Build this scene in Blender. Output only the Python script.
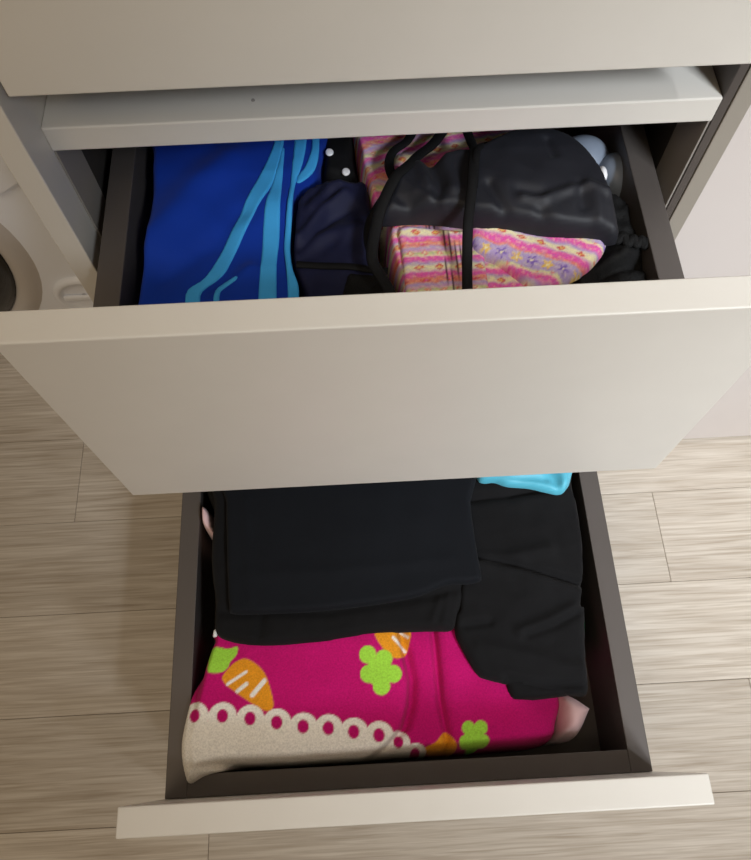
import bpy, bmesh, math, random
import numpy as np
from mathutils import Vector, Matrix

for o in list(bpy.data.objects):
    bpy.data.objects.remove(o, do_unlink=True)
scene = bpy.context.scene
COL = scene.collection

# ------------------------------------------------------------------ camera
cam_data = bpy.data.cameras.new('camera')
cam_data.sensor_fit = 'HORIZONTAL'
cam_data.sensor_width = 36.0
cam_data.lens = 35.5875
cam_data.clip_start = 0.01
cam = bpy.data.objects.new('camera', cam_data)
cam.location = (-0.02062, -0.32994, 0.88994)
cam.rotation_euler = (0.42175, 0.00885, -0.05155)
COL.objects.link(cam)
scene.camera = cam

# ------------------------------------------------------------------ light
def lin(c):
    return tuple(((v / 255) / 12.92 if v / 255 <= .04045 else ((v / 255 + .055) / 1.055) ** 2.4) for v in c)

world = bpy.data.worlds.new('room_ambient')
scene.world = world
world.use_nodes = True
bg = world.node_tree.nodes['Background']
bg.inputs['Color'].default_value = (1.0, 0.80, 0.56, 1)
bg.inputs['Strength'].default_value = 0.21

def spot(name, loc, target, energy, color, size, blend, radius):
    d = bpy.data.lights.new(name, 'SPOT')
    d.energy = energy; d.color = color; d.spot_size = math.radians(size); d.spot_blend = blend
    d.shadow_soft_size = radius
    o = bpy.data.objects.new(name, d)
    o.location = loc
    o.rotation_euler = (Vector(target) - Vector(loc)).to_track_quat('-Z', 'Y').to_euler()
    COL.objects.link(o)
    return o

spot('ceiling_downlight', (0.95, -1.00, 2.35), (0.50, -0.25, 0.2), 40, (0.93, 0.965, 1.0), 44, 1.0, 0.05)
spot('added_key_spot', (1.00, -1.50, 1.95), (0.49, -0.12, 0.44), 268, (0.885, 0.945, 1.0), 36, 1.0, 0.28)  # unseen key light, added; narrow cone lets the left side fall darker

def area(name, loc, target, energy, color, sx, sy):
    d = bpy.data.lights.new(name, 'AREA')
    d.shape = 'RECTANGLE'; d.size = sx; d.size_y = sy; d.energy = energy; d.color = color
    o = bpy.data.objects.new(name, d)
    o.location = loc
    o.rotation_euler = (Vector(target) - Vector(loc)).to_track_quat('-Z', 'Y').to_euler()
    COL.objects.link(o)
    return o

area('added_warm_fill', (-0.5, -0.9, 2.1), (-0.25, -0.1, 0.5), 7, (1.0, 0.82, 0.60), 0.8, 0.8)  # unseen fill, added to give the left side a dim warm light

scene.view_settings.view_transform = 'Standard'
scene.view_settings.look = 'None'
scene.view_settings.gamma = 1.0
scene.view_settings.use_curve_mapping = False
scene.view_settings.exposure = 0.13

# ------------------------------------------------------------------ materials
MATS = {}
def mat(name, rgb, rough=0.6, spec=0.4, metallic=0.0, sheen=0.0, bump=None, vary=0.0, vscale=8.0, coat=0.0):
    """Procedural Principled material: colour with slight noise variation and a fine noise relief."""
    m = bpy.data.materials.new(name)
    m.use_nodes = True
    nt = m.node_tree; N = nt.nodes; L = nt.links
    b = N['Principled BSDF']
    c = lin(rgb)
    b.inputs['Base Color'].default_value = (*c, 1)
    b.inputs['Roughness'].default_value = rough
    b.inputs['Specular IOR Level'].default_value = spec
    b.inputs['Metallic'].default_value = metallic
    b.inputs['Sheen Weight'].default_value = sheen
    b.inputs['Coat Weight'].default_value = coat
    tc = N.new('ShaderNodeTexCoord')
    if vary:
        n = N.new('ShaderNodeTexNoise'); n.inputs['Scale'].default_value = vscale; n.inputs['Detail'].default_value = 4
        L.new(tc.outputs['Object'], n.inputs['Vector'])
        r = N.new('ShaderNodeValToRGB')
        r.color_ramp.elements[0].position = .3; r.color_ramp.elements[1].position = .7
        r.color_ramp.elements[0].color = (*[v * (1 - vary) for v in c], 1)
        r.color_ramp.elements[1].color = (*[min(1, v * (1 + vary)) for v in c], 1)
        L.new(n.outputs['Fac'], r.inputs['Fac']); L.new(r.outputs['Color'], b.inputs['Base Color'])
    if bump:
        s, st = bump
        n = N.new('ShaderNodeTexNoise'); n.inputs['Scale'].default_value = s; n.inputs['Detail'].default_value = 3
        L.new(tc.outputs['Object'], n.inputs['Vector'])
        bp = N.new('ShaderNodeBump'); bp.inputs['Strength'].default_value = st; bp.inputs['Distance'].default_value = .001
        L.new(n.outputs['Fac'], bp.inputs['Height']); L.new(bp.outputs['Normal'], b.inputs['Normal'])
    MATS[name] = m
    return m

def mat_print(name, rough=0.9, bump=(900, .35), sheen=.15, grain=.12):
    """Printed textile: the dye colour comes from the mesh's print attribute, with a woven/fleecy grain."""
    m = bpy.data.materials.new(name); m.use_nodes = True
    nt = m.node_tree; N = nt.nodes; L = nt.links; b = N['Principled BSDF']
    a = N.new('ShaderNodeAttribute'); a.attribute_name = 'print'
    tc = N.new('ShaderNodeTexCoord')
    n = N.new('ShaderNodeTexNoise'); n.inputs['Scale'].default_value = bump[0]; n.inputs['Detail'].default_value = 3
    L.new(tc.outputs['Object'], n.inputs['Vector'])
    mr = N.new('ShaderNodeMapRange'); mr.inputs['From Min'].default_value = .3; mr.inputs['From Max'].default_value = .7
    mr.inputs['To Min'].default_value = 1 - grain; mr.inputs['To Max'].default_value = 1 + grain
    L.new(n.outputs['Fac'], mr.inputs['Value'])
    mx = N.new('ShaderNodeVectorMath'); mx.operation = 'SCALE'
    L.new(a.outputs['Color'], mx.inputs[0]); L.new(mr.outputs['Result'], mx.inputs['Scale'])
    L.new(mx.outputs['Vector'], b.inputs['Base Color'])
    b.inputs['Roughness'].default_value = rough; b.inputs['Specular IOR Level'].default_value = .2
    b.inputs['Sheen Weight'].default_value = sheen
    bp = N.new('ShaderNodeBump'); bp.inputs['Strength'].default_value = bump[1]; bp.inputs['Distance'].default_value = .001
    L.new(n.outputs['Fac'], bp.inputs['Height']); L.new(bp.outputs['Normal'], b.inputs['Normal'])
    return m

def mat_oak():
    m = bpy.data.materials.new('pale_oak_laminate'); m.use_nodes = True
    nt = m.node_tree; N = nt.nodes; L = nt.links; b = N['Principled BSDF']
    tc = N.new('ShaderNodeTexCoord'); oi = N.new('ShaderNodeObjectInfo')
    off = N.new('ShaderNodeVectorMath'); off.operation = 'SCALE'; off.inputs[0].default_value = (7.3, 3.1, 5.7)
    L.new(oi.outputs['Random'], off.inputs['Scale'])
    add = N.new('ShaderNodeVectorMath'); add.operation = 'ADD'
    L.new(tc.outputs['Object'], add.inputs[0]); L.new(off.outputs['Vector'], add.inputs[1])
    def noise(sc, scale, detail, dist=0):
        mp = N.new('ShaderNodeMapping'); mp.inputs['Scale'].default_value = sc
        L.new(add.outputs['Vector'], mp.inputs['Vector'])
        n = N.new('ShaderNodeTexNoise'); n.inputs['Scale'].default_value = scale; n.inputs['Detail'].default_value = detail
        n.inputs['Distortion'].default_value = dist
        L.new(mp.outputs['Vector'], n.inputs['Vector']); return n
    n1 = noise((9.0, 300, 1), 1.0, 6, .9)       # long fibre streaks
    n2 = noise((3.2, 60, 1), 1.0, 4, 2.2)      # cathedral figure
    n3 = noise((14, 420, 1), 1.0, 2, 0)        # pores
    r1 = N.new('ShaderNodeValToRGB')
    r1.color_ramp.elements[0].position = .33; r1.color_ramp.elements[1].position = .62
    r1.color_ramp.elements[0].color = (*lin((184, 172, 157)), 1); r1.color_ramp.elements[1].color = (*lin((208, 199, 187)), 1)
    L.new(n1.outputs['Fac'], r1.inputs['Fac'])
    r2 = N.new('ShaderNodeValToRGB')
    r2.color_ramp.elements[0].position = .35; r2.color_ramp.elements[1].position = .6
    r2.color_ramp.elements[0].color = (.86, .845, .83, 1); r2.color_ramp.elements[1].color = (1, 1, 1, 1)
    L.new(n2.outputs['Fac'], r2.inputs['Fac'])
    r3 = N.new('ShaderNodeValToRGB')
    r3.color_ramp.elements[0].position = .3; r3.color_ramp.elements[1].position = .5
    r3.color_ramp.elements[0].color = (.9, .885, .87, 1); r3.color_ramp.elements[1].color = (1, 1, 1, 1)
    L.new(n3.outputs['Fac'], r3.inputs['Fac'])
    mu = N.new('ShaderNodeMix'); mu.data_type = 'RGBA'; mu.blend_type = 'MULTIPLY'; mu.inputs['Factor'].default_value = 1
    L.new(r1.outputs['Color'], mu.inputs['A']); L.new(r2.outputs['Color'], mu.inputs['B'])
    mv = N.new('ShaderNodeMix'); mv.data_type = 'RGBA'; mv.blend_type = 'MULTIPLY'; mv.inputs['Factor'].default_value = 1
    L.new(mu.outputs['Result'], mv.inputs['A']); L.new(r3.outputs['Color'], mv.inputs['B'])
    tone = N.new('ShaderNodeMapRange'); tone.inputs['To Min'].default_value = .94; tone.inputs['To Max'].default_value = 1.04
    L.new(oi.outputs['Random'], tone.inputs['Value'])
    sc = N.new('ShaderNodeVectorMath'); sc.operation = 'SCALE'
    L.new(mv.outputs['Result'], sc.inputs[0]); L.new(tone.outputs['Result'], sc.inputs['Scale'])
    L.new(sc.outputs['Vector'], b.inputs['Base Color'])
    b.inputs['Roughness'].default_value = .5; b.inputs['Specular IOR Level'].default_value = .3
    bp = N.new('ShaderNodeBump'); bp.inputs['Strength'].default_value = .25; bp.inputs['Distance'].default_value = .0006
    L.new(n1.outputs['Fac'], bp.inputs['Height']); L.new(bp.outputs['Normal'], b.inputs['Normal'])
    return m

M_FRONT = mat('matt_cashmere_lacquer', (216, 212, 205), rough=.38, spec=.35, bump=(2500, .04), vary=.012, vscale=30)
M_STEEL = mat('dark_grey_drawer_steel', (98, 92, 89), rough=.5, spec=.5, metallic=.5, vary=.03, vscale=6, bump=(3000, .05))
M_STRIP = mat('grey_filler_strip', (150, 144, 138), rough=.45, vary=.03)
M_TAUPE = mat('taupe_edge_panel', (150, 143, 133), rough=.5, vary=.02)
M_CARCASS_SHADE = mat('dark_carcass_shade', (62, 58, 55), rough=.7, vary=.05)  # interior shade put into the colour of the carcass insides
M_GAP = mat('black_gap_and_feet', (18, 17, 17), rough=.8)  # black for the feet and for the shade in the side gap
M_WHITE = mat('white_cabinet_laminate', (206, 198, 194), rough=.45, bump=(1800, .04), vary=.01, vscale=20)
M_SUB = mat('floor_underlay', (70, 58, 46), rough=.9, vary=.1)
M_OAK = mat_oak()
M_APPL = mat('white_appliance_enamel', (236, 240, 250), rough=.3, vary=.01)
M_APPL2 = mat('grey_appliance_plastic', (196, 190, 186), rough=.35, vary=.02)
M_GLASS = mat('dark_porthole_glass', (16, 16, 18), rough=.08, spec=.6)
M_BLUE = mat('royal_blue_polyester', (5, 50, 154), rough=.8, spec=.2, sheen=.05, bump=(1400, .15), vary=.06, vscale=40)
M_SKY = mat('light_blue_rib_trim', (58, 160, 226), rough=.8, bump=(1600, .3), vary=.05, vscale=60)
M_NAVY = mat('navy_jersey', (20, 23, 52), rough=.7, spec=.25, sheen=.02, bump=(1200, .15), vary=.08, vscale=40)
M_NAVY2 = mat('dark_navy_twill', (14, 17, 23), rough=.85, spec=.2, sheen=.03, bump=(1500, .2), vary=.06, vscale=40)
M_BLACK = mat('black_cotton', (17, 17, 19), rough=.9, spec=.2, sheen=.03, bump=(1300, .3), vary=.1, vscale=60)
M_SWIM = mat('black_swim_lycra', (27, 28, 35), rough=.58, spec=.35, sheen=.02, bump=(1600, .15), vary=.08, vscale=50)
M_STRAP = mat('black_elastic_strap', (10, 10, 12), rough=.75, spec=.25, bump=(2200, .4), vary=.1, vscale=90)
M_LACE = mat('black_mesh_lace', (9, 9, 10), rough=.8, spec=.25, bump=(700, .6), vary=.3, vscale=300)
M_CYAN = mat('turquoise_satin', (86, 180, 206), rough=.5, sheen=.1, bump=(900, .1), vary=.05, vscale=40)
M_PALE = mat('pale_pink_fleece', (232, 198, 204), rough=.95, sheen=.2, bump=(900, .3), vary=.04, vscale=60)
M_GREEN = mat('dark_green_knit', (10, 96, 62), rough=.8, bump=(900, .2), vary=.1)
M_CAP = mat('blue_grey_silicone', (128, 138, 154), rough=.4, vary=.04)
M_DOT = mat('white_snap', (235, 235, 238), rough=.4)
M_FLEECE = mat_print('printed_fleece', rough=.97, bump=(700, .5), sheen=.03, grain=.14)
M_TRIBAL = mat_print('printed_swim_fabric', rough=.75, bump=(1200, .25), sheen=.02, grain=.10)

# ------------------------------------------------------------------ object helpers
WPOS = {}
def put(name, verts, faces, material, parent=None, smooth=False, cols=None):
    """One mesh object from world coordinates; origin at the middle of its underside."""
    v = np.asarray(verts, float)
    org = Vector(((v[:, 0].min() + v[:, 0].max()) / 2, (v[:, 1].min() + v[:, 1].max()) / 2, v[:, 2].min()))
    me = bpy.data.meshes.new(name)
    me.from_pydata((v - np.array(org)).tolist(), [], [tuple(int(i) for i in f) for f in faces])
    me.materials.append(material)
    if smooth:
        me.polygons.foreach_set('use_smooth', [True] * len(me.polygons))
    if cols is not None:
        a = me.color_attributes.new('print', 'FLOAT_COLOR', 'POINT')
        a.data.foreach_set('color', np.column_stack([cols, np.ones(len(cols))]).astype(np.float32).ravel())
    me.update()
    o = bpy.data.objects.new(name, me)
    COL.objects.link(o)
    WPOS[o.name] = org
    if parent:
        o.parent = parent
        o.location = org - WPOS[parent.name]
    else:
        o.location = org
    return o

def tag(o, label=None, cat=None, group=None, kind=None):
    if label: o['label'] = label
    if cat: o['category'] = cat
    if group: o['group'] = group
    if kind: o['kind'] = kind
    return o

def thing(name, loc, label, cat, group=None):
    o = bpy.data.objects.new(name, None)
    o.empty_display_size = .05
    o.location = loc
    COL.objects.link(o)
    WPOS[o.name] = Vector(loc)
    return tag(o, label, cat, group)

def bm_out(bm):
    bm.verts.ensure_lookup_table(); bm.verts.index_update()
    v = [tuple(x.co) for x in bm.verts]; f = [[x.index for x in fc.verts] for fc in bm.faces]
    bm.free()
    return v, f

def box(name, x0, x1, y0, y1, z0, z1, material, parent=None, bevel=.0008, seg=2):
    bm = bmesh.new()
    bmesh.ops.create_cube(bm, size=1)
    for v in bm.verts:
        v.co = Vector(((x0 + x1) / 2 + v.co.x * (x1 - x0), (y0 + y1) / 2 + v.co.y * (y1 - y0), (z0 + z1) / 2 + v.co.z * (z1 - z0)))
    if bevel:
        bmesh.ops.bevel(bm, geom=list(bm.edges), offset=bevel, segments=seg, affect='EDGES', profile=.5)
    v, f = bm_out(bm)
    return put(name, v, f, material, parent)

def lathe_y(name, cx, cy, cz, prof, material, parent=None, n=64):
    """Turned shape about an axis along Y; prof = (radius, y offset) pairs."""
    vs, fs = [], []
    for r, dy in prof:
        for k in range(n):
            a = 2 * math.pi * k / n
            vs.append((cx + r * math.cos(a), cy + dy, cz + r * math.sin(a)))
    for i in range(len(prof) - 1):
        for k in range(n):
            k2 = (k + 1) % n
            fs.append((i * n + k, i * n + k2, (i + 1) * n + k2, (i + 1) * n + k))
    fs.append(tuple(range(n))); fs.append(tuple(reversed(range((len(prof) - 1) * n, len(prof) * n))))
    return put(name, vs, fs, material, parent, smooth=True)

def catmull(pts, n=6, closed=True):
    p = np.asarray(pts, float); m = len(p); out = []
    rng = range(m) if closed else range(m - 1)
    for i in rng:
        if closed: a, b, c, d = p[(i - 1) % m], p[i], p[(i + 1) % m], p[(i + 2) % m]
        else: a, b, c, d = p[max(i - 1, 0)], p[i], p[i + 1], p[min(i + 2, m - 1)]
        for k in range(n):
            t = k / n
            out.append(.5 * ((2 * b) + (-a + c) * t + (2 * a - 5 * b + 4 * c - d) * t * t + (-a + 3 * b - 3 * c + d) * t ** 3))
    if not closed: out.append(p[-1])
    return np.array(out)

def poly_dist(X, Y, poly):
    """distance to the outline, inside flag and nearest outline point for arrays of points"""
    best = np.full(X.shape, 1e9); nx = np.zeros_like(X); ny = np.zeros_like(Y); ins = np.zeros(X.shape, bool)
    n = len(poly)
    for i in range(n):
        x1, y1 = poly[i]; x2, y2 = poly[(i + 1) % n]
        dx, dy = x2 - x1, y2 - y1; L2 = dx * dx + dy * dy + 1e-18
        t = np.clip(((X - x1) * dx + (Y - y1) * dy) / L2, 0, 1)
        px, py = x1 + t * dx, y1 + t * dy
        dd = (X - px) ** 2 + (Y - py) ** 2
        m = dd < best
        best = np.where(m, dd, best); nx = np.where(m, px, nx); ny = np.where(m, py, ny)
        c = ((y1 > Y) != (y2 > Y))
        if dy: ins ^= c & (X < dx * (Y - y1) / dy + x1)
    return np.sqrt(best), ins, nx, ny

def line_dist(X, Y, pts):
    best = np.full(X.shape, 1e9)
    for (x1, y1), (x2, y2) in zip(pts[:-1], pts[1:]):
        dx, dy = x2 - x1, y2 - y1; L2 = dx * dx + dy * dy + 1e-18
        t = np.clip(((X - x1) * dx + (Y - y1) * dy) / L2, 0, 1)
        best = np.minimum(best, (X - x1 - t * dx) ** 2 + (Y - y1 - t * dy) ** 2)
    return np.sqrt(best)

def fbm(seed, freq, octs=4):
    rs = np.random.RandomState(seed)
    waves = []
    for o in range(octs):
        for k in range(5):
            a = rs.uniform(0, 2 * np.pi); fr = freq * 2 ** o * rs.uniform(.7, 1.3)
            waves.append((fr * np.cos(a), fr * np.sin(a), rs.uniform(0, 6.28), .5 ** o))
    def f(X, Y):
        s = 0
        for kx, ky, ph, am in waves: s = s + am * np.sin(2 * np.pi * (kx * X + ky * Y) + ph)
        return s / 4
    return f

def ridged(seed, freq, octs=3, sx=1.0, sy=1.0):
    a, b = fbm(seed, freq, octs), fbm(seed + 100, freq * 1.7, octs)
    def f(X, Y):
        return .6 * (1 - 2.2 * np.abs(a(X * sx, Y * sy))) + .4 * (1 - 2.2 * np.abs(b(X * sx, Y * sy)))
    return f

def creases(lst):
    """each crease: polyline, height (+ ridge / - groove), width"""
    def f(X, Y):
        z = np.zeros_like(X)
        for pts, amp, w in lst: z = z + amp * np.exp(-(line_dist(X, Y, pts) / w) ** 2)
        return z
    return f

def cloth(name, outline, base, top, material, parent=None, r=.012, res=.0025, color=None, smooth_n=5, thick=None, grow=0.0):
    """A soft folded piece: closed body over an outline with a rounded rim; top(X,Y) gives the height.
    thick: a sheet of that thickness which follows the top instead of a body standing on base."""
    poly = catmull(outline, smooth_n) if smooth_n > 1 else np.asarray(outline, float)
    x0, y0 = poly.min(0) - res - grow; x1, y1 = poly.max(0) + res + grow
    xs = np.arange(x0, x1 + res, res); ys = np.arange(y0, y1 + res, res)
    X, Y = np.meshgrid(xs, ys)
    D, I, NX, NY = poly_dist(X, Y, poly)
    SD = np.where(I, D, -D) + grow
    k = grow / np.maximum(D, 1e-9)
    NX = NX + (X - NX) * k; NY = NY + (Y - NY) * k
    I = SD > 0; D = np.abs(SD)
    cell = I[:-1, :-1] | I[1:, :-1] | I[:-1, 1:] | I[1:, 1:]
    used = np.zeros(I.shape, bool)
    used[:-1, :-1] |= cell; used[1:, :-1] |= cell; used[:-1, 1:] |= cell; used[1:, 1:] |= cell
    X = np.where(I, X, NX); Y = np.where(I, Y, NY); D = np.where(I, D, 0)
    t = np.clip(D / r, 0, 1)
    e = np.sqrt(np.maximum(0, 1 - (1 - t) ** 2))
    T = top(X, Y)
    if thick is not None:
        lo = T - thick; Z = lo + thick * e; B = lo
    else:
        B = base(X, Y) if callable(base) else np.full_like(T, base); Z = B + (T - B) * e
    idx = -np.ones(I.shape, int); idx[used] = np.arange(used.sum()); n = used.sum()
    top_v = np.column_stack([X[used], Y[used], Z[used]])
    bot_v = np.column_stack([X[used], Y[used], B[used] - .0002])
    ci, cj = np.nonzero(cell)
    q = np.column_stack([idx[ci, cj], idx[ci, cj + 1], idx[ci + 1, cj + 1], idx[ci + 1, cj]])
    # rim edges (border of the used cells) close the body
    pad = np.pad(cell, 1)
    rim = []
    for a, b, di, dj in ((0, 1, -1, 0), (1, 2, 0, 1), (2, 3, 1, 0), (3, 0, 0, -1)):
        out = ~pad[ci + 1 + di, cj + 1 + dj]
        rim.append(np.column_stack([q[out, b], q[out, a], q[out, a] + n, q[out, b] + n]))
    faces = np.vstack([q, q[:, ::-1] + n] + rim)
    verts = np.vstack([top_v, bot_v])
    cols = None
    if color is not None:
        c = color(verts[:, 0], verts[:, 1]); cols = c
    return put(name, verts, faces.tolist(), material, parent, smooth=True, cols=cols)

def ribbon(name, pts, w, h, material, parent=None, n=10, closed=False):
    """Flat rounded strap swept along 3D points."""
    P = catmull(pts, 8, closed)
    vs, fs = [], []
    for i in range(len(P)):
        a = P[max(i - 1, 0)]; b = P[min(i + 1, len(P) - 1)]
        T = Vector(b - a).normalized()
        S = T.cross(Vector((0, 0, 1)))
        S = S.normalized() if S.length > 1e-5 else Vector((1, 0, 0))
        U = S.cross(T).normalized()
        for k in range(n):
            an = 2 * math.pi * k / n
            v = Vector(P[i]) + S * (w / 2 * math.cos(an)) + U * (h / 2 * math.sin(an))
            vs.append(tuple(v))
    for i in range(len(P) - 1):
        for k in range(n):
            k2 = (k + 1) % n
            fs.append((i * n + k, i * n + k2, (i + 1) * n + k2, (i + 1) * n + k))
    fs.append(tuple(range(n))); fs.append(tuple(reversed(range((len(P) - 1) * n, len(P) * n))))
    return put(name, vs, fs, material, parent, smooth=True)

# ================================================================== SETTING
# floor: underlay slab with single laminate planks laid along X
floor = box('floor', -1.7, 1.7, -1.6, .95, -.03, -.0095, M_SUB, bevel=0)
tag(floor, 'pale greyish oak laminate floor of long narrow planks', 'floor', kind='structure')
PW = .1139; Y0 = .0783
JOINT = {0: -.39, 1: .336, 4: -.208, 2: -.68, 3: -.86, -1: .12, -2: -.7, -3: .5, 5: .62}
random.seed(4)
PL = 1.26
shared = {}
for row in range(-7, 14):
    ya = Y0 - row * PW; yb_ = ya - PW
    j = JOINT.get(row, random.uniform(-.6, .6))
    xs = sorted([j + k * PL for k in range(-4, 5)])
    for a, b in zip(xs[:-1], xs[1:]):
        a2, b2 = max(a, -1.7), min(b, 1.7)
        if b2 - a2 < .05: continue
        key = round(b2 - a2, 4)
        if key in shared:
            src = shared[key]
            o = src.copy(); COL.objects.link(o); o.parent = floor
            w = Vector(((a2 + b2) / 2, (ya + yb_) / 2, -.009)); WPOS[o.name] = w; o.location = w - WPOS['floor']
        else:
            o = box('floor_plank', a2 + .0002, b2 - .0002, yb_ + .0002, ya - .0002, -.009, 0, M_OAK, floor, bevel=.0005, seg=1)
            shared[key] = o

# ================================================================== WHITE NEIGHBOUR CABINET (right)
nc = thing('storage_cabinet', (.6, .28, 0), 'plain white storage cabinet standing right of the drawer unit', 'cabinet')
box('body', .2315, .97, .0515, .55, .006, 1.3, M_WHITE, nc, bevel=.001)
box('door', .2272, .968, .0325, .0505, .004, 1.3, M_WHITE, nc, bevel=.0006)
for fx in (.27, .93):
    for fy in (.075, .5):
        box('foot', fx - .015, fx + .015, fy - .015, fy + .015, 0, .006, M_GAP, nc, bevel=0)

# ================================================================== WASHING MACHINE (left)
wm = thing('washing_machine', (-.565, .49, 0), 'white front-loading washing machine with dark round door left of the drawers', 'washing machine')
WX, WZ = -.577, .222
box('body', -.865, -.262, .206, .78, .012, .86, M_APPL, wm, bevel=.012, seg=4)
# raised upper fascia whose lower edge sweeps up to the right
def fascia():
    n = 90; vs = []; fs = []
    for i in range(n + 1):
        x = -.862 + (.597) * i / n
        zl = float(np.interp(abs(x - WX), [0, .10, .15, .185, .205, .238, .32], [.44, .425, .39, .335, .316, .335, .35]))
        for y, z in ((.208, zl), (.1995, zl + .004), (.1985, zl + .03), (.1985, .845), (.208, .85)):
            vs.append((x, y, z))
    for i in range(n):
        for k in range(4):
            a = i * 5 + k
            fs.append((a, a + 5, a + 6, a + 1))
        fs.append((i * 5 + 4, i * 5 + 9, i * 5 + 5, i * 5))
    fs.append((0, 1, 2, 3, 4)); fs.append(tuple(n * 5 + k for k in (4, 3, 2, 1, 0)))
    return put('control_fascia', vs, fs, M_APPL, wm, smooth=False)
fascia()
lathe_y('door_ring', WX, .206, WZ, [(.192, 0), (.188, -.004), (.180, -.008), (.174, -.009), (.167, -.006), (.1635, -.002), (.1635, .002)], M_APPL2, wm)
lathe_y('door_glass', WX, .206, WZ, [(.163, 0), (.1625, -.004), (.145, -.009), (.11, -.004), (.06, .0), (.002, .0)], M_GLASS, wm)
lathe_y('filter_cap', -.352, .206, .140, [(.036, 0), (.036, -.004), (.033, -.007), (.028, -.007), (.026, -.003), (.022, -.002), (.004, -.002)], M_APPL, wm, n=40)
box('filter_grip', -.3765, -.3275, .199, .204, .136, .144, M_APPL, wm, bevel=.002)
for fx in (-.82, -.31):
    for fy in (.25, .73):
        box('foot', fx - .02, fx + .02, fy - .02, fy + .02, 0, .012, M_GAP, wm, bevel=0)
box('detergent_drawer', -.855, -.69, .1935, .199, .72, .83, M_APPL, wm, bevel=.002)
lathe_y('program_dial', -.53, .199, .775, [(.032, 0), (.031, -.016), (.028, -.019), (.003, -.019)], M_APPL2, wm, n=36)

# ================================================================== DRAWER CABINET
cab = thing('drawer_cabinet', (0, .22, 0), 'light cashmere drawer cabinet with two dark grey drawers pulled open', 'cabinet')
XI = .2066
box('side_panel', -.2229, -XI, 0, .50, 0, .85, M_FRONT, cab)
box('side_panel', .2139, .2268, .028, .50, 0, .85, M_TAUPE, cab)
box('gap_shade_strip', .2127, .2138, .031, .50, .02, .84, M_GAP, cab, bevel=0)  # black strip stands in for the shade in the open gap
box('edge_profile', XI, .2126, .0275, .50, .02, .84, M_STEEL, cab, bevel=.0006)
box('cross_rail', -XI + .0001, XI - .0001, .0273, .105, .5412, .5594, M_FRONT, cab, bevel=.001)
lathe = None
for s in (-1, 1):
    a, b = sorted((s * (XI - .0016), s * (XI - .0001)))
    box('filler_strip', a, b, .0285, .0625, .03, .5405, M_STRIP, cab, bevel=.0004)
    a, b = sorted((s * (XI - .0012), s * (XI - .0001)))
    box('carcass_shade_sheet', a, b, .0632, .498, .03, .5405, M_CARCASS_SHADE, cab, bevel=0)  # dark sheet put in for the shade deeper inside the carcass
    for z in (.41, .166):
        a, b = sorted((s * (XI - .0018), s * .1955))
        box('drawer_runner', a, b, .066, .48, z, z + .03, M_STEEL, cab, bevel=.001)
box('back_panel', -XI + .002, XI - .002, .49, .498, .03, .84, M_CARCASS_SHADE, cab, bevel=0)
box('bottom_panel', -XI + .002, XI - .002, .03, .489, .075, .09, M_CARCASS_SHADE, cab, bevel=0)
box('plinth', -XI + .001, XI - .001, .045, .06, .001, .074, M_FRONT, cab, bevel=0)
box('top_panel', -XI + .001, XI - .001, .022, .489, .832, .85, M_FRONT, cab)
# screw cap on the cross rail
bm = bmesh.new(); bmesh.ops.create_cone(bm, cap_ends=True, segments=16, radius1=.0012, radius2=.001, depth=.0006)
bmesh.ops.translate(bm, verts=bm.verts, vec=[(-0.0792, 0.0428, 0.5597)][0])
v, f = bm_out(bm); put('screw_cap', v, f, M_STRIP, cab)

def drawer(yf, ztop, hfront, zbox, zfloor, yback, label, xa=-.2, xb=.2):
    """drawer (its base tray) > drawer_front, side_wall, front_wall, back_wall"""
    T = .0192; BO, BI = .1944, .1770
    d = box('drawer', -BI - .0002, BI + .0002, yf + T + .0170, yback - .0138, zfloor, zfloor + .008, M_STEEL, cab, bevel=0)
    d['label'] = label
    box('drawer_front', xa, xb, yf, yf + T, ztop - hfront, ztop, M_FRONT, d, bevel=.0011, seg=3)
    if zbox:
        for s in (-1, 1):
            a, b = sorted((s * BI, s * BO))
            box('side_wall', a, b, yf + T + .0003, yback, zfloor - .006, zbox, M_STEEL, d, bevel=.0007)
        box('front_wall', -BI + .0001, BI - .0001, yf + T + .0003, yf + T + .0173, zfloor - .006, zbox - .0002, M_STEEL, d, bevel=.0003)
        box('back_wall', -BI + .0003, BI - .0003, yback - .014, yback, zfloor - .006, zbox + .02, M_STEEL, d, bevel=.0006)
    return d

drawer(-.1351, .58, .2234, .4830, .392, .330, 'middle drawer pulled part way out, holding sportswear and swimwear')
drawer(-.3667, .3330, .2234, .2360, .148, .100, 'bottom drawer pulled furthest out, holding dark folded clothes and a pink blanket')
drawer(0, .8295, .2234, .70, .615, .44, 'closed top drawer of the cabinet', xa=-.2, xb=.2)

# ================================================================== BOTTOM DRAWER CONTENTS
# ---- pink fleece blanket
def smoothstep(a, b, x):
    t = np.clip((x - a) / (b - a), 0, 1); return t * t * (3 - 2 * t)

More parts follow.
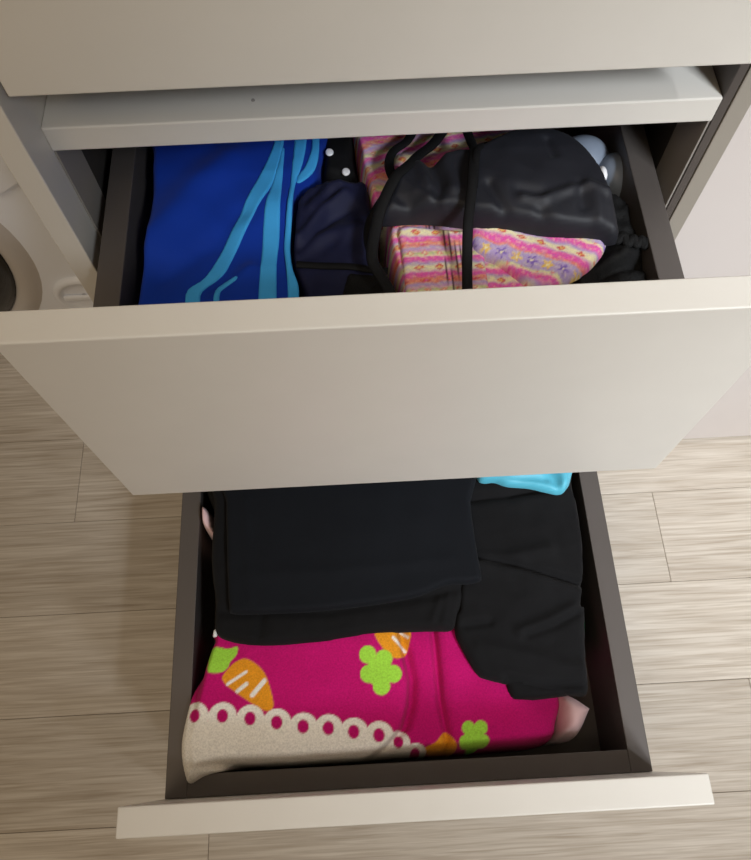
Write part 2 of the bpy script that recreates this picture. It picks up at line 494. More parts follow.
ZB = .246
fold1 = [(-0.0055, -0.2023), (-0.0025, -0.236), (0.0029, -0.2685), (0.0007, -0.2878), (-0.0053, -0.3049), (-0.0181, -0.3169), (-0.045, -0.3308), (-0.0548, -0.3403)]
fold2 = [(0.0272, -0.204), (0.0285, -0.2499), (0.0287, -0.2854), (0.032, -0.3121), (0.0313, -0.3376)]
def curve_side(X, Y, pts):
    ys = [p[1] for p in pts][::-1]; xs = [p[0] for p in pts][::-1]
    return X - np.interp(Y, ys, xs)
nb = fbm(3, 9, 3)
def blanket_top(X, Y):
    s1 = curve_side(X, Y, fold1); s2 = curve_side(X, Y, fold2)
    z = .2455 + .0022 * nb(X, Y)
    z = z + .009 * (1 - smoothstep(-.0005, .0025, s1)) - .006 * np.exp(-((s1 - .004) / .0045) ** 2)
    z = z - .006 * np.exp(-(s2 / .0030) ** 2) + .003 * smoothstep(0, .012, s2) * np.exp(-(s2 / .05) ** 2)
    yw = -.3305
    z = z - .0015 * smoothstep(-.27, -.33, Y)
    z = z - .03 * smoothstep(-.05, .03, -(X - .138)*-1)
    return z
blanket_out = [(-0.1548, -0.2147), (-0.1637, -0.2275), (-0.1689, -0.2435), (-0.1764, -0.2747), (-0.1815, -0.301), (-0.1815, -0.3165), (-0.1783, -0.3304), (-0.174, -0.337), (-0.1625, -0.3319), (-0.1453, -0.3292), (-0.1098, -0.3296), (-0.0544, -0.3296), (-0.0068, -0.3284), (0.0329, -0.3283), (0.0808, -0.3271), (0.1147, -0.3252), (0.1269, -0.3185), (0.1311, -0.3075), (0.137, -0.2957), (0.1374, -0.2834), (0.1347, -0.2691), (0.1354, -0.2433), (0.1322, -0.2249), (0.0004, -0.2179)]
def blanket_base(X, Y):
    # stands on the tray, but its left edge and front left corner lie on the drawer walls
    over = np.maximum(smoothstep(-.165, -.1765, X), smoothstep(-.320, -.3295, Y) * smoothstep(-.135, -.150, X))
    return .1570 + .0797 * over
C_MAG = np.array(lin((190, 15, 106))); C_WHT = np.array(lin((240, 235, 226))); C_LIME = np.array(lin((160, 216, 70)))
C_ORG = np.array(lin((228, 150, 34)))
leaf1 = [(-0.1625, -0.2366), (-0.1541, -0.2346), (-0.1448, -0.2367), (-0.1365, -0.2355), (-0.1371, -0.242), (-0.142, -0.2473), (-0.1436, -0.2513), (-0.1484, -0.255), (-0.1576, -0.2553), (-0.161, -0.2527), (-0.1612, -0.2463), (-0.1639, -0.2422)]
carrot1 = [(-0.1483, -0.259), (-0.1435, -0.2529), (-0.1387, -0.2483), (-0.1304, -0.2455), (-0.122, -0.2492), (-0.1136, -0.2576), (-0.1085, -0.2705), (-0.106, -0.2838), (-0.1117, -0.2873), (-0.1264, -0.2788), (-0.1381, -0.2705), (-0.1457, -0.2646)]
carrot2 = [(-0.0217, -0.2325), (-0.0172, -0.2262), (-0.0042, -0.2227), (0.0082, -0.2283), (0.0076, -0.2366), (0.0035, -0.2478), (-0.0035, -0.2522), (-0.01, -0.2495), (-0.0156, -0.2435)]
carrot3 = [(0.0136, -0.3215), (0.0228, -0.3168), (0.0314, -0.3098), (0.04, -0.3206), (0.0352, -0.3291), (0.0232, -0.33)]
strokes = [([(-0.144, -0.2647), (-0.1285, -0.256)], .0012), ([(-0.1356, -0.2706), (-0.1283, -0.2655)], .0016), ([(-0.1232, -0.2744), (-0.1135, -0.2639)], .0019),
           ([(-0.0066, -0.235), (0.0028, -0.2453)], .0013), ([(-0.002, -0.2278), (0.0061, -0.234)], .0010)]
flowers = [([(-0.0195, -0.2618)][0], [(-0.0284, -0.2477), (-0.0152, -0.2516), (-0.0084, -0.2639), (-0.0184, -0.2729), (-0.0283, -0.2629)], .0070, .0112),
           ([(0.0539, -0.3147)][0], [(0.0498, -0.3078), (0.0598, -0.3079), (0.0603, -0.318), (0.0527, -0.322), (0.0467, -0.318)], .0053, .0082)]
dots = [(-0.1701, -0.2873), (-0.1474, -0.2888), (-0.125, -0.2919), (-0.1035, -0.296), (-0.0825, -0.3001), (-0.0624, -0.3023), (-0.0424, -0.306), (-0.0225, -0.3096), (-0.0072, -0.3152), (0.0062, -0.3247)]
edge_line = [(-0.191, -0.2907), (-0.1699, -0.2911), (-0.1472, -0.2926), (-0.1249, -0.2957), (-0.1035, -0.2998), (-0.0826, -0.3039), (-0.0625, -0.306), (-0.0426, -0.3097), (-0.0227, -0.3133), (-0.0074, -0.3196), (0.0058, -0.3298), (0.016, -0.3404)]
def blanket_print(X, Y):
    aa = .0005
    c = np.tile(C_MAG, (len(X), 1))
    def over(mask, col):
        nonlocal c
        c = c * (1 - mask[:, None]) + col[None] * mask[:, None]
    def fill(poly, col):
        d, i, _, _ = poly_dist(X, Y, catmull(poly, 4)); over(smoothstep(-aa, aa, np.where(i, d, -d)), col)
    fill(carrot1, C_ORG); fill(leaf1, C_LIME); fill(carrot2, C_ORG); fill(carrot3, C_ORG)
    for p, w in strokes: over(1 - smoothstep(w - aa, w + aa, line_dist(X, Y, p)), C_WHT)
    for c0, lobes, rl, rc in flowers:
        d = np.hypot(X - c0[0], Y - c0[1]) - rc
        for lx, ly in lobes: d = np.minimum(d, np.hypot(X - lx, Y - ly) - rl)
        over(1 - smoothstep(-aa, aa, d), C_LIME)
    ly = np.interp(X, [p[0] for p in edge_line], [p[1] for p in edge_line])
    w = smoothstep(-aa, aa, ly - Y) * (X < dots[-1][0] + .01)
    for k, (dx, dy) in enumerate(dots):
        r = .0118 if k < 8 else .0095
        w = np.maximum(w, 1 - smoothstep(r - aa, r + aa, np.hypot(X - dx, (Y - dy + .0015))))
    over(w, C_WHT)
    for k, (dx, dy) in enumerate(dots):
        r = .0046 if k < 8 else .0040
        over(1 - smoothstep(r - aa, r + aa, np.hypot((X - dx), (Y - dy) / 1.12)), C_MAG)
    return c
bl = cloth('fleece_blanket', [(x, max(y, -.3299) if x > -.145 else y) for x, y in blanket_out], blanket_base, blanket_top, M_FLEECE, r=.012, res=.0011, color=blanket_print)
tag(bl, 'magenta fleece blanket with carrot print and white scalloped border in bottom drawer', 'blanket')

npk = fbm(8, 14, 3)
pk = cloth('folded_cloth', [(0.1255, -0.282), (0.1351, -0.2793), (0.1462, -0.283), (0.1552, -0.289), (0.1624, -0.2956), (0.1595, -0.3024), (0.1466, -0.32), (0.1332, -0.3223), (0.124, -0.3188)], .1570,
           lambda X, Y: .2385 + .0012 * npk(X, Y), M_PALE, r=.016, res=.002)
tag(pk, 'pale pink fleece cloth corner beside the right end of the magenta blanket', 'cloth')

# ---- black garment folded under the navy trousers
n1 = fbm(11, 16, 3)
def under_top(X, Y):
    z = .2640 + .0012 * n1(X, Y)
    return z + creases([([(-0.1485, -0.2078), (-0.0582, -0.2126), (0.0263, -0.2038), (0.0521, -0.1985)], -.003, .004), ([(0.0344, -0.2076), (0.0262, -0.2253)], .0022, .003),
                        ([(0.0414, -0.2046), (0.0351, -0.2283)], .0022, .0025), ([(-0.115, -0.2096), (-0.1181, -0.2323)], -.003, .004)])(X, Y)
ub = cloth('folded_trousers', [(-0.1619, -0.0297), (-0.1598, -0.1085), (-0.1603, -0.1629), (-0.1556, -0.1975), (-0.1546, -0.2223), (-0.1428, -0.231), (-0.1147, -0.2364), (-0.0753, -0.2361), (-0.0422, -0.2331), (-0.0132, -0.2314), (0.024, -0.2317), (0.0422, -0.2319), (0.0483, -0.2208), (0.0555, -0.1986), (0.0616, -0.1206), (0.0693, -0.0426)], .2535, under_top, M_BLACK, r=.007, res=.0022)
tag(ub, 'black folded trousers lying under the dark navy ones in the bottom drawer', 'trousers')
n2 = fbm(12, 7, 3)
def navy_top(X, Y):
    return .2742 + .0012 * n2(X, Y) + creases([([(-0.1282, -0.18), (-0.0567, -0.1813), (0.0449, -0.1765)], .0008, .006), ([(-0.1286, -0.1136), (-0.1236, -0.2012)], .0010, .004)])(X, Y)
nt_ = cloth('folded_trousers', [(-0.1504, -0.035), (-0.147, -0.1126), (-0.1445, -0.1663), (-0.1417, -0.2035), (-0.1382, -0.211), (-0.1135, -0.2124), (-0.074, -0.2128), (-0.041, -0.2113), (-0.012, -0.2088), (0.0173, -0.2046), (0.0405, -0.1966), (0.058, -0.1968), (0.0691, -0.1948), (0.0706, -0.189), (0.069, -0.1648), (0.0681, -0.1244), (0.0716, -0.0473)], .2660, navy_top, M_NAVY2, r=.004, res=.002, smooth_n=3)
tag(nt_, 'dark navy neatly folded trousers on top of the pile in the bottom drawer', 'trousers')
# garments below the trousers that carry the pile
n3 = fbm(14, 10, 3)
us = cloth('folded_sweater', [(-0.1668, -0.0424), (-0.1665, -0.1214), (-0.1651, -0.1762), (-0.1616, -0.1989), (-0.1365, -0.2045), (-0.0592, -0.2086), (0.0179, -0.2127), (0.0482, -0.2109), (0.0548, -0.1702), (0.0697, -0.0555)], .1570, lambda X, Y: .2515 + .001 * n3(X, Y), M_BLACK, r=.012, res=.004)
tag(us, 'black folded sweater at the bottom of the pile, dark edge showing left of the trousers', 'sweater')

# ---- black T-shirt on the right
n4 = fbm(17, 9, 4); rg4 = ridged(117, 6, 2, .7, 1.4)
tcr = creases([([(0.0689, -0.1191), (0.1048, -0.1174), (0.1368, -0.1125)], -.004, .0035), ([(0.0613, -0.1749), (0.0977, -0.1733), (0.1331, -0.1682)], .0025, .005),
               ([(0.0634, -0.1715), (0.0887, -0.1763), (0.1256, -0.1896), (0.158, -0.2007)], -.0045, .0028), ([(0.0676, -0.1804), (0.1047, -0.1859), (0.1526, -0.2072)], .003, .006),
               ([(0.0979, -0.2373), (0.124, -0.2289), (0.1466, -0.2186)], .003, .005), ([(0.1043, -0.2392), (0.1285, -0.2324), (0.1501, -0.2229)], -.003, .003), ([(0.0533, -0.2292), (0.0742, -0.2279)], -.003, .003),
               ([(0.0639, -0.2459), (0.1037, -0.2559), (0.1448, -0.2698)], .002, .006), ([(0.0836, -0.2727), (0.1086, -0.2786), (0.1452, -0.2813)], -.0035, .003)])
def tee_top(X, Y):
    return .2600 + .0018 * n4(X, Y) + .0012 * rg4(X, Y) + 1.6 * tcr(X, Y)
TEE_Y = [(0.0854, -0.2181)][0][1]
te = cloth('folded_t_shirt', [(0.0686, -0.0518), (0.0618, -0.12), (0.053, -0.1739), (0.0464, -0.2162), (0.0455, -0.2342), (0.0493, -0.2456), (0.0547, -0.2578), (0.0609, -0.2683), (0.0662, -0.2716), (0.0818, -0.2763), (0.1006, -0.2811), (0.1241, -0.2854), (0.1381, -0.2884), (0.1481, -0.2866), (0.1506, -0.2621), (0.158, -0.2138), (0.1632, -0.1929), (0.1674, -0.1579), (0.1684, -0.1258), (0.1667, -0.1086), (0.1732, -0.0577)], lambda X, Y: np.where(Y < TEE_Y, .2500, .1570), tee_top, M_BLACK, r=.006, res=.0022)
tag(te, 'black crumpled folded T-shirt at the right of the bottom drawer', 'T-shirt')
cloth('hem', [(0.0849, -0.27), (0.1111, -0.2777), (0.1391, -0.2822), (0.1375, -0.2868), (0.1176, -0.2888), (0.0996, -0.2894), (0.0861, -0.2872)], .2440, lambda X, Y: .2560 + .001 * n4(X * 2, Y * 2), M_BLACK, te, r=.005, res=.0018)

# ---- turquoise cloth
n5 = fbm(21, 15, 3)
ccr = creases([([(0.1503, -0.0943), (0.1517, -0.1189)], .004, .004), ([(0.0955, -0.1046), (0.1348, -0.1086)], -.003, .004), ([(0.1385, -0.1013), (0.1467, -0.1177)], -.003, .0035)])
cy = cloth('satin_blouse', [(0.0815, -0.0579), (0.0766, -0.1024), (0.0921, -0.1071), (0.1022, -0.1114), (0.1213, -0.1143), (0.1365, -0.1189), (0.1468, -0.1213), (0.1535, -0.1179), (0.1608, -0.1052), (0.1695, -0.0628)], .2640, lambda X, Y: .2745 + .002 * n5(X, Y) + ccr(X, Y), M_CYAN, r=.006, res=.002)
tag(cy, 'turquoise satin blouse at the back right corner of the bottom drawer', 'blouse')
# ---- green item between shirt and wall, pink tag at left, white scrap
gr = cloth('green_cloth', [(0.1585, -0.2138), (0.1671, -0.2107), (0.1743, -0.2164), (0.1722, -0.2338), (0.165, -0.2446), (0.1562, -0.2441)], .1570, lambda X, Y: .2050 + 0 * X, M_GREEN, r=.008, res=.002)
tag(gr, 'dark green cloth tucked between black T-shirt and right drawer wall', 'cloth')
tg = cloth('pink_cloth', [(-0.1752, -0.1036), (-0.1658, -0.1117), (-0.1617, -0.1251), (-0.1586, -0.1355), (-0.163, -0.138), (-0.1694, -0.1321), (-0.1752, -0.1225)], .1570, lambda X, Y: .2480 + 0 * X, M_PALE, r=.004, res=.0015)
tag(tg, 'small pale pink cloth fold squeezed against the left drawer wall', 'cloth')
wt = cloth('care_label', [(-0.1567, -0.2206), (-0.1542, -0.2208), (-0.154, -0.2257), (-0.1573, -0.2263)], .2518, lambda X, Y: .2540 + 0 * X, M_DOT, r=.001, res=.0008)
tag(wt, 'tiny white care label showing beside the black pile at left', 'label')

# ================================================================== MIDDLE DRAWER CONTENTS
ZM = .478
MB0 = .4010
# ---- blue track jacket with light blue stripes
n6 = fbm(31, 8, 3); rg6 = ridged(131, 6, 2)
jcr = creases([([(-0.1626, 0.0068), (-0.1401, 0.0362), (-0.1095, 0.076)], .006, .014), ([(-0.1503, -0.0231), (-0.1176, -0.0001), (-0.101, 0.0249)], -.003, .008), ([(-0.1159, -0.0451), (-0.103, -0.0339), (-0.0932, -0.0223)], .004, .006)])
def jacket_top(X, Y):
    return .4785 + .0025 * n6(X, Y) + .0012 * rg6(X, Y) + jcr(X, Y)
jk = cloth('track_jacket', [(-0.1714, 0.1503), (-0.1685, 0.0892), (-0.1652, 0.0243), (-0.168, -0.0114), (-0.1696, -0.042), (-0.1693, -0.0765), (-0.1241, -0.0828), (-0.0632, -0.0826), (-0.0571, -0.0485), (-0.0623, -0.0363), (-0.0662, -0.0173), (-0.0668, 0.0081), (-0.0645, 0.0362), (-0.0609, 0.0505), (-0.0499, 0.0648), (-0.0445, 0.0817), (-0.041, 0.1422)],
            MB0, jacket_top, M_BLUE, r=.006, res=.0022, grow=.002)
tag(jk, 'royal blue track jacket with light blue stripes at the left of the middle drawer', 'jacket')
def on_jacket(pts):
    cloth('stripe', pts, 0, lambda X, Y: jacket_top(X, Y) + .0012, M_SKY, jk, r=.0009, res=.0011, thick=.0012, smooth_n=3, grow=.0008)
JX = lambda *p: p
on_jacket([(-0.0761, 0.1086), (-0.0766, 0.0902), (-0.0852, 0.0651), (-0.0998, 0.027), (-0.1118, -0.0045), (-0.1218, -0.027), (-0.1334, -0.0371), (-0.1346, -0.0486), (-0.1349, -0.065), (-0.1262, -0.0655), (-0.1261, -0.0491), (-0.1252, -0.0376), (-0.112, -0.0254), (-0.1058, -0.0115), (-0.0886, 0.0311), (-0.0788, 0.0535), (-0.0714, 0.0872), (-0.0707, 0.1083)])
on_jacket([(-0.0784, 0.0486), (-0.0826, 0.0284), (-0.0849, -0.0128), (-0.0867, -0.044), (-0.0873, -0.0677), (-0.0769, -0.0683), (-0.0761, -0.0446), (-0.0761, -0.0177), (-0.0743, 0.0046), (-0.0725, 0.0519), (-0.0706, 0.0846), (-0.0741, 0.0695)])
on_jacket([(-0.0594, 0.1076), (-0.0624, 0.0815), (-0.0649, 0.0515), (-0.0672, 0.0275), (-0.0692, 0.0043), (-0.0695, -0.007), (-0.0678, -0.0247), (-0.0671, -0.0441), (-0.0676, -0.0689), (-0.0624, -0.0692), (-0.0613, -0.0444), (-0.0618, -0.0348), (-0.0653, -0.0227), (-0.067, -0.0049), (-0.0654, 0.0203), (-0.063, 0.0514), (-0.0582, 0.0685), (-0.0549, 0.0862), (-0.0539, 0.1073)])
on_jacket([(-0.0483, 0.1069), (-0.049, 0.0859), (-0.0536, 0.0695), (-0.0599, 0.0581), (-0.0595, 0.0536), (-0.0506, 0.063), (-0.0465, 0.0742), (-0.0451, 0.0882), (-0.0447, 0.1067)])
on_jacket([(-0.103, -0.0296), (-0.1126, -0.0355), (-0.1155, -0.0423), (-0.1153, -0.0661), (-0.1136, -0.0662), (-0.1134, -0.0435), (-0.1104, -0.0374), (-0.1024, -0.0314)])

# ---- navy shorts with black waistband
n7 = fbm(33, 18, 3); rg7 = ridged(133, 11, 2)
scr = creases([([(-0.0592, 0.005), (-0.0413, 0.0303), (-0.0268, 0.0412)], .005, .004), ([(-0.0613, -0.0034), (-0.038, 0.0212), (-0.0237, 0.0293)], -.004, .004), ([(-0.0519, 0.0309), (-0.0373, 0.0482), (-0.0265, 0.0503)], .004, .004),
               ([(-0.0553, 0.0401), (-0.0443, 0.0551)], -.003, .004), ([(-0.0453, 0.0068), (-0.0159, 0.0138)], .003, .006), ([(-0.0594, -0.0144), (-0.0386, -0.0004)], -.003, .006)])
def shorts_top(X, Y):
    return .4740 + .0015 * n7(X, Y) + .0016 * rg7(X, Y) + scr(X, Y)
sh = cloth('swim_shorts', [(-0.0602, 0.045), (-0.053, 0.0538), (-0.0428, 0.0588), (-0.0264, 0.0522), (-0.0112, 0.055), (-0.008, 0.0328), (-0.007, -0.0023), (-0.0078, -0.0434), (-0.0101, -0.0856), (-0.0588, -0.0828), (-0.0557, -0.0486), (-0.0648, -0.0174), (-0.0654, 0.008), (-0.0631, 0.0361)],
            MB0, shorts_top, M_NAVY, r=.004, res=.0022, grow=.0012)
tag(sh, 'navy swim shorts with black waistband beside the blue jacket', 'shorts')
WB = [(-0.0621, -0.0176), (-0.0459, -0.0193), (-0.0256, -0.0222), (-0.0095, -0.0247), (-0.0002, -0.0261)]
ribbon('waistband', [(x, y, shorts_top(np.array([x]), np.array([y]))[0] + .0015) for x, y in WB], .0055, .003, M_STRAP, sh)
n8 = fbm(36, 20, 3)
bk = cloth('black_lining', [(-0.0292, -0.0261), (-0.0177, -0.0251), (-0.0024, -0.0292), (0.0054, -0.0442), (0.0053, -0.0865), (-0.0344, -0.0842), (-0.0346, -0.0498)], .4600, lambda X, Y: .4775 + .002 * n8(X, Y), M_LACE, sh, r=.006, res=.002)

# ---- black dotted garment behind the shorts
n9 = fbm(38, 14, 3)
db = cloth('dotted_blouse', [(-0.0462, 0.154), (-0.0458, 0.0917), (-0.0448, 0.0702), (-0.0265, 0.0643), (-0.0138, 0.0683), (-0.0158, 0.0899), (-0.0148, 0.1521)], MB0, lambda X, Y: .4665 + .0015 * n9(X, Y), M_STRAP, r=.008, res=.0025)
tag(db, 'black blouse with white dots tucked behind the navy shorts', 'blouse')
for p in [(-0.0373, 0.0887), (-0.0256, 0.07)]:
    cloth('dot', [(p[0] + rx * math.cos(a), p[1] + rx * 1.15 * math.sin(a)) for rx in (.0031,) for a in [k * math.pi / 8 for k in range(16)]], 0,
          lambda X, Y: .4675 + .0015 * n9(X, Y) + .0012, M_DOT, db, r=.0015, res=.0008, thick=.0012, smooth_n=1)

# ---- patterned swim fabric
PCOL = {k: np.array(lin(v)) for k, v in dict(pink=(240, 84, 178), coral=(240, 138, 116), cream=(246, 236, 190), lav=(186, 164, 214), mauve=(222, 160, 198), lime=(206, 214, 130), purple=(120, 84, 190), gold=(240, 198, 84), red=(226, 84, 66), dark=(70, 40, 50)).items()}
BANDS = [(.00, 'cream'), (.10, 'cream'), (.17, 'lav'), (.25, 'pink'), (.34, 'pink'), (.38, 'cream'), (.45, 'lime'), (.52, 'mauve'), (.60, 'lav'), (.66, 'coral'), (.76, 'coral'), (.82, 'pink'), (.90, 'pink'), (.94, 'mauve'), (1.0, 'cream')]
def tribal(angle, period, phase=0, floral=False, lines=None, seed=0):
    ca, sa = math.cos(angle), math.sin(angle)
    jit = fbm(50 + seed, 60, 3); jit2 = fbm(70 + seed, 240, 2)
    def f(X, Y):
        u = X * ca + Y * sa; v = -X * sa + Y * ca
        vv = v + .0012 * jit(X, Y)
        t = (vv / period + phase) % 1.0
        ks = [b[0] for b in BANDS]
        c = np.column_stack([np.interp(t, ks, [PCOL[b[1]][i] for b in BANDS]) for i in range(3)])
        def over(m, col):
            nonlocal c
            m = np.clip(m, 0, 1)[:, None]; c = c * (1 - m) + PCOL[col][None] * m
        # rows of outlined diamonds on the cream bands
        def diamonds(tc, pu, h, w, col, inner):
            dv = ((t - tc + .5) % 1.0 - .5) * period
            du = ((u / pu) % 1.0 - .5) * pu
            d = np.abs(du) / w + np.abs(dv) / h
            over(1 - smoothstep(.85, 1.1, d), col); over(1 - smoothstep(.35, .55, d), inner)
        diamonds(.05, .0135, .0026, .0036, 'red', 'gold')
        diamonds(.44, .0100, .0020, .0026, 'coral', 'cream')
        diamonds(.70, .0160, .0016, .0048, 'red', 'pink')
        if floral:
            dv = ((t - .58 + .5) % 1.0 - .5) * period
            over(1 - smoothstep(.0048, .0058, np.abs(dv)), 'lav')
            k = np.floor(u / .0105); du = (u / .0105 - k - .5) * .0105
            rr = np.hypot(du, dv); an = np.arctan2(dv, du)
            pet = .0030 + .0012 * np.cos(5 * an)
            m = 1 - smoothstep(-.0004, .0004, rr - pet)
            over(m * (k % 2 == 0), 'gold'); over(m * (k % 2 == 1), 'purple')
            over(1 - smoothstep(.0008, .0012, rr), 'cream')
        over(.5 * np.clip(jit2(X, Y), 0, 1), 'cream'); over(.4 * np.clip(-jit2(X, Y), 0, 1), 'lav')
        if lines:
            for pts in lines: over(1 - smoothstep(.0002, .0006, line_dist(X, Y, pts)), 'dark')
        return c
    return f

n10 = fbm(41, 12, 3)
bp_ = cloth('patterned_camisole', [(-0.0141, 0.1429), (-0.0173, 0.085), (-0.0158, 0.0666), (-0.0118, 0.0439), (-0.0069, 0.0282), (0.0062, 0.0337), (0.0267, 0.0416), (0.0633, 0.0487), (0.0906, 0.0659), (0.1107, 0.1352)], MB0,
            lambda X, Y: .4735 + .002 * n10(X, Y) + creases([([(-0.0075, 0.0437), (0.0031, 0.0664), (0.0149, 0.0801)], .003, .005)])(X, Y), M_TRIBAL, r=.006, res=.0011, color=tribal(.25, .034, .1, seed=1))
tag(bp_, 'multicoloured patterned camisole behind the black shorts', 'camisole')

ZP = .484
n11 = fbm(43, 10, 3)
vl = [[(0.0276, 0.021), (0.0286, -0.0652)], [(0.0303, 0.0208), (0.0318, -0.0654)], [(0.0331, 0.0207), (0.035, -0.0656)]]
lp = cloth('patterned_leggings', [(0.0033, 0.0224), (0.0007, 0.013), (-0.0011, -0.0007), (0.002, -0.0225), (0.0056, -0.0405), (0.0062, -0.0901), (0.1043, -0.0957), (0.1138, -0.0593), (0.1196, -0.0391), (0.1201, 0.0068)], MB0,
           lambda X, Y: .4800 + .0015 * n11(X, Y), M_TRIBAL, r=.006, res=.0011, color=tribal(.0, .030, .42, lines=vl, seed=2))
tag(lp, 'multicoloured patterned leggings folded at the front of the middle drawer', 'leggings')
vl2 = [[(0.0399, 0.0115), (0.0369, -0.0657)], [(0.0433, 0.0113), (0.0408, -0.0659)], [(0.0468, 0.0111), (0.0447, -0.0661)], [(0.0502, 0.0109), (0.0479, -0.0663)]]
cloth('flap', [(0.0097, 0.0039), (0.0301, 0.0027), (0.0503, -0.0002), (0.0635, -0.0044), (0.0647, -0.0293), (0.0587, -0.0943), (0.0111, -0.0916), (0.0101, -0.0501), (0.0096, -0.0179)], 0,
      lambda X, Y: .4838 + .0015 * n11(X, Y), M_TRIBAL, lp, r=.003, res=.0011, thick=.0028, smooth_n=3, color=tribal(.0, .030, .10, lines=vl2, seed=3))
def tri_top(X, Y):
    return .4885 + .0015 * n11(X, Y) + creases([([(0.0641, -0.0011), (0.0754, -0.0202), (0.0955, -0.0457)], -.0015, .004), ([(0.0705, -0.0049), (0.114, -0.0323)], .0025, .01)])(X, Y)
cloth('folded_leg', [(0.0602, 0.0043), (0.1044, -0.0025), (0.1459, -0.0067), (0.1508, -0.0095), (0.1464, -0.0226), (0.1386, -0.0328), (0.1276, -0.0426), (0.112, -0.0496), (0.1007, -0.0513), (0.0911, -0.0492), (0.0831, -0.0408), (0.0725, -0.0297), (0.0578, -0.0182)], .4795,
      tri_top, M_TRIBAL, lp, r=.006, res=.0011, color=tribal(-.42, .034, .33, floral=True, seed=4))

# ---- black lace piece at the right
n12 = fbm(45, 30, 4)
lc = cloth('lace_camisole', [(0.144, 0.0532), (0.1563, 0.0403), (0.1708, 0.033), (0.1779, 0.0253), (0.1759, 0.0076), (0.1794, -0.0031), (0.1832, -0.0085), (0.1783, -0.0151), (0.1784, -0.0286), (0.1771, -0.0513), (0.1716, -0.0936), (0.1151, -0.0903), (0.1219, -0.0482), (0.1319, 0.0014)], MB0,
           lambda X, Y: .4730 + .0035 * n12(X, Y) + creases([([(0.1245, -0.0443), (0.1513, -0.027), (0.178, -0.0134)], .006, .006), ([(0.1426, -0.0372), (0.1716, -0.0282)], -.005, .004)])(X, Y), M_LACE, r=.008, res=.0018, grow=.003)
tag(lc, 'black crumpled lace camisole against the right wall of the middle drawer', 'camisole')
ruf = []
for k, (x, y) in enumerate([(0.1483, -0.0128), (0.1538, -0.0089), (0.1571, -0.0133), (0.1617, -0.0102), (0.164, -0.0163), (0.168, -0.0131), (0.1699, -0.0175), (0.1732, -0.0143), (0.1751, -0.0186), (0.1786, -0.0146)]):
    ruf.append((x, y, .4790 + .0015 * (k % 2)))
ribbon('ruffle', ruf, .0065, .005, M_LACE, lc)

# ---- black swim bottoms draped in a dome over the patterned leggings
n13 = fbm(47, 16, 3); rg13 = ridged(147, 9, 2)
bcx, bcy = [(0.0888, 0.0249)][0]
bcr = creases([([(0.0909, 0.005), (0.1024, 0.0018), (0.1167, 0.0077), (0.1345, 0.0135), (0.1489, 0.0075)], .005, .0035), ([(0.089, 0.0111), (0.1033, 0.0076)], -.003, .004), ([(0.0696, 0.0174), (0.0731, 0.0069), (0.0789, -0.0052)], -.005, .0035), ([(0.1135, 0.0548), (0.1163, 0.041)], -.004, .003),
               ([(0.1298, 0.0138), (0.1297, -0.0032)], -.004, .004), ([(0.1397, 0.0046), (0.1398, -0.0138)], .003, .004), ([(0.0111, 0.0296), (0.0223, 0.0159), (0.0361, 0.004)], .005, .004), ([(0.0051, 0.0195), (0.0164, 0.0077)], -.004, .004), ([(0.0325, 0.0416), (0.0374, 0.0193), (0.0336, 0.0067)], -.005, .004),
               ([(0.0253, 0.0375), (0.0293, 0.0198)], .004, .004), ([(0.0431, 0.0454), (0.045, 0.0145)], .004, .005), ([(0.1014, -0.0057), (0.1035, -0.0141)], -.003, .004)])
def swim_top(X, Y):
    dome = np.clip(1 - ((X - bcx) / .10) ** 2 - ((Y - bcy) / .075) ** 2, 0, 1)
    return .4945 + .012 * dome ** .8 + .0010 * n13(X, Y) + .7 * bcr(X, Y) + .0016 * rg13(X, Y) + .0020 * smoothstep(.01, -.05, X - bcx + .03) * rg13(X * 1.8, Y * 1.8)
sb = cloth('swim_bottoms', [(-0.0039, 0.0039), (-0.0005, 0.0156), (0.0087, 0.0342), (0.0172, 0.0472), (0.0263, 0.0493), (0.0343, 0.0452), (0.0425, 0.0511), (0.0511, 0.0542), (0.0616, 0.0545), (0.0751, 0.062), (0.0916, 0.0704), (0.1098, 0.074), (0.1267, 0.0683), (0.1406, 0.0581), (0.1485, 0.0393), (0.1524, 0.0186), (0.154, -0.0021), (0.1542, -0.0187), (0.1478, -0.0216), (0.1397, -0.0187), (0.1138, -0.0155), (0.0881, -0.0099), (0.0622, -0.0042), (0.0361, 0.0015), (0.0162, 0.0035)],
           .4850, swim_top, M_SWIM, r=.006, res=.0018)
tag(sb, 'black shiny swim bottoms draped over the patterned leggings in the middle drawer', 'swimwear')
def strap(pts, z, w=.0068, h=.0034):
    o = ribbon('strap', [(*p, zz) for p, zz in zip(pts, z)], w, h, M_STRAP, sb)
strap([(0.0274, 0.0963), (0.0197, 0.0802), (0.0088, 0.0676), (0.0052, 0.0538), (0.0084, 0.0372), (0.0114, 0.0299)], [.482, .484, .487, .488, .490, .492])
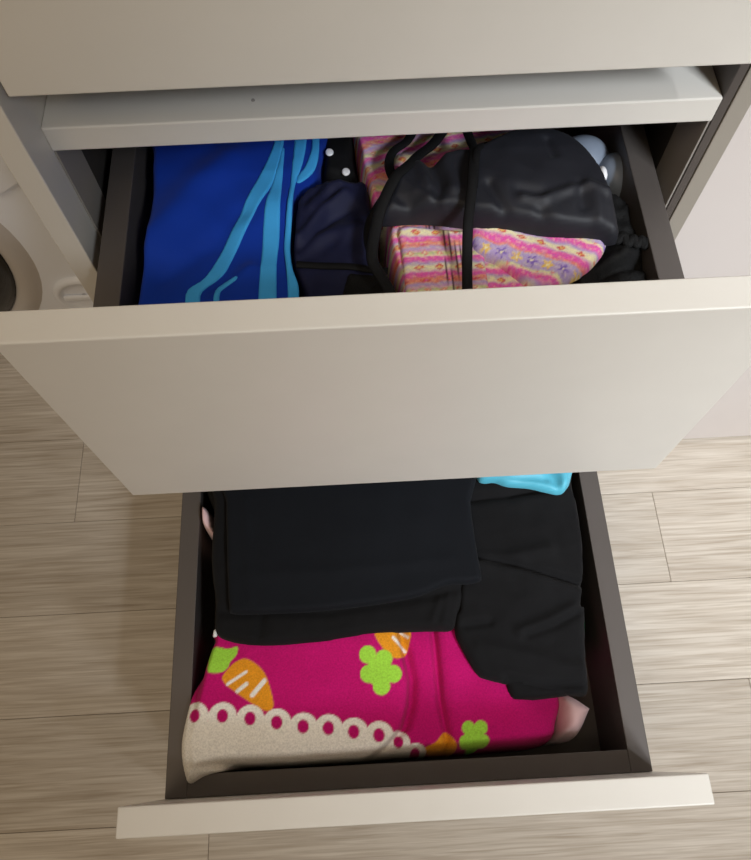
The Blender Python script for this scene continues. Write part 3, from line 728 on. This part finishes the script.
strap([(0.0482, 0.0895), (0.0381, 0.0719), (0.0263, 0.0568), (0.0182, 0.0409), (0.0083, 0.0273), (-0.0016, 0.0089), (-0.0079, -0.01), (-0.0108, -0.027), (-0.0074, -0.0375), (-0.0006, -0.0534), (0.0043, -0.077)], [.486, .489, .494, .502, .506, .502, .496, .492, .490, .489, .488], w=.0078)
strap([(0.0087, 0.0318), (-0.0046, 0.0168), (-0.0113, 0.0051), (-0.0127, -0.0099), (-0.0107, -0.0232)], [.498, .490, .486, .486, .488], w=.006)
strap([(0.0607, 0.0759), (0.0622, 0.0572), (0.0622, 0.0446), (0.059, 0.0271), (0.0564, 0.0084), (0.0518, -0.0169), (0.0501, -0.0397), (0.0483, -0.0632), (0.0463, -0.0886)], [.498, .503, .509, .513, .514, .508, .496, .492, .491], w=.0068)
strap([(0.0878, 0.0722), (0.076, 0.0617), (0.0663, 0.0495), (0.062, 0.0353), (0.058, 0.0095)], [.488, .496, .506, .513, .512], w=.0052)

# ---- rounded blue-grey caps at the back right
def cap(px, rx, ry, rz, label):
    c = px
    bm = bmesh.new(); bmesh.ops.create_uvsphere(bm, u_segments=32, v_segments=18, radius=1)
    for v in bm.verts:
        z = v.co.z
        v.co = Vector((c[0] + v.co.x * rx * (1 + .05 * z), c[1] + v.co.y * ry, c[2] + (z if z > -.25 else -.25 + (z + .25) * .2) * rz))
    vs, fs = bm_out(bm)
    o = put('bathing_hat', vs, fs, M_CAP, smooth=True)
    return tag(o, label, 'swim cap', 'swim caps at the back of the middle drawer')
cA = [(0.155, 0.0836)][0]; cB = [(0.1765, 0.0645)][0]
o1 = cap((cA[0], cA[1], .452), .021, .019, .020, 'blue-grey rounded swim cap half hidden behind the black swim bottoms')
o2 = cap((cB[0], cB[1], .452), .015, .019, .020, 'blue-grey rounded swim cap against the right drawer wall')
hb = [(0.1604, 0.0513)][0]
bm = bmesh.new(); bmesh.ops.create_uvsphere(bm, u_segments=16, v_segments=10, radius=1)
for v in bm.verts: v.co = Vector((hb[0] + v.co.x * .0032, hb[1] + v.co.y * .0065, .473 + v.co.z * .0045))
vs, fs = bm_out(bm); o = put('highlight_bead', vs, fs, M_DOT, smooth=True)  # white blob added as the highlight between the caps
tag(o, 'white highlight modelled as a small blob between the two blue-grey swim caps', 'highlight')
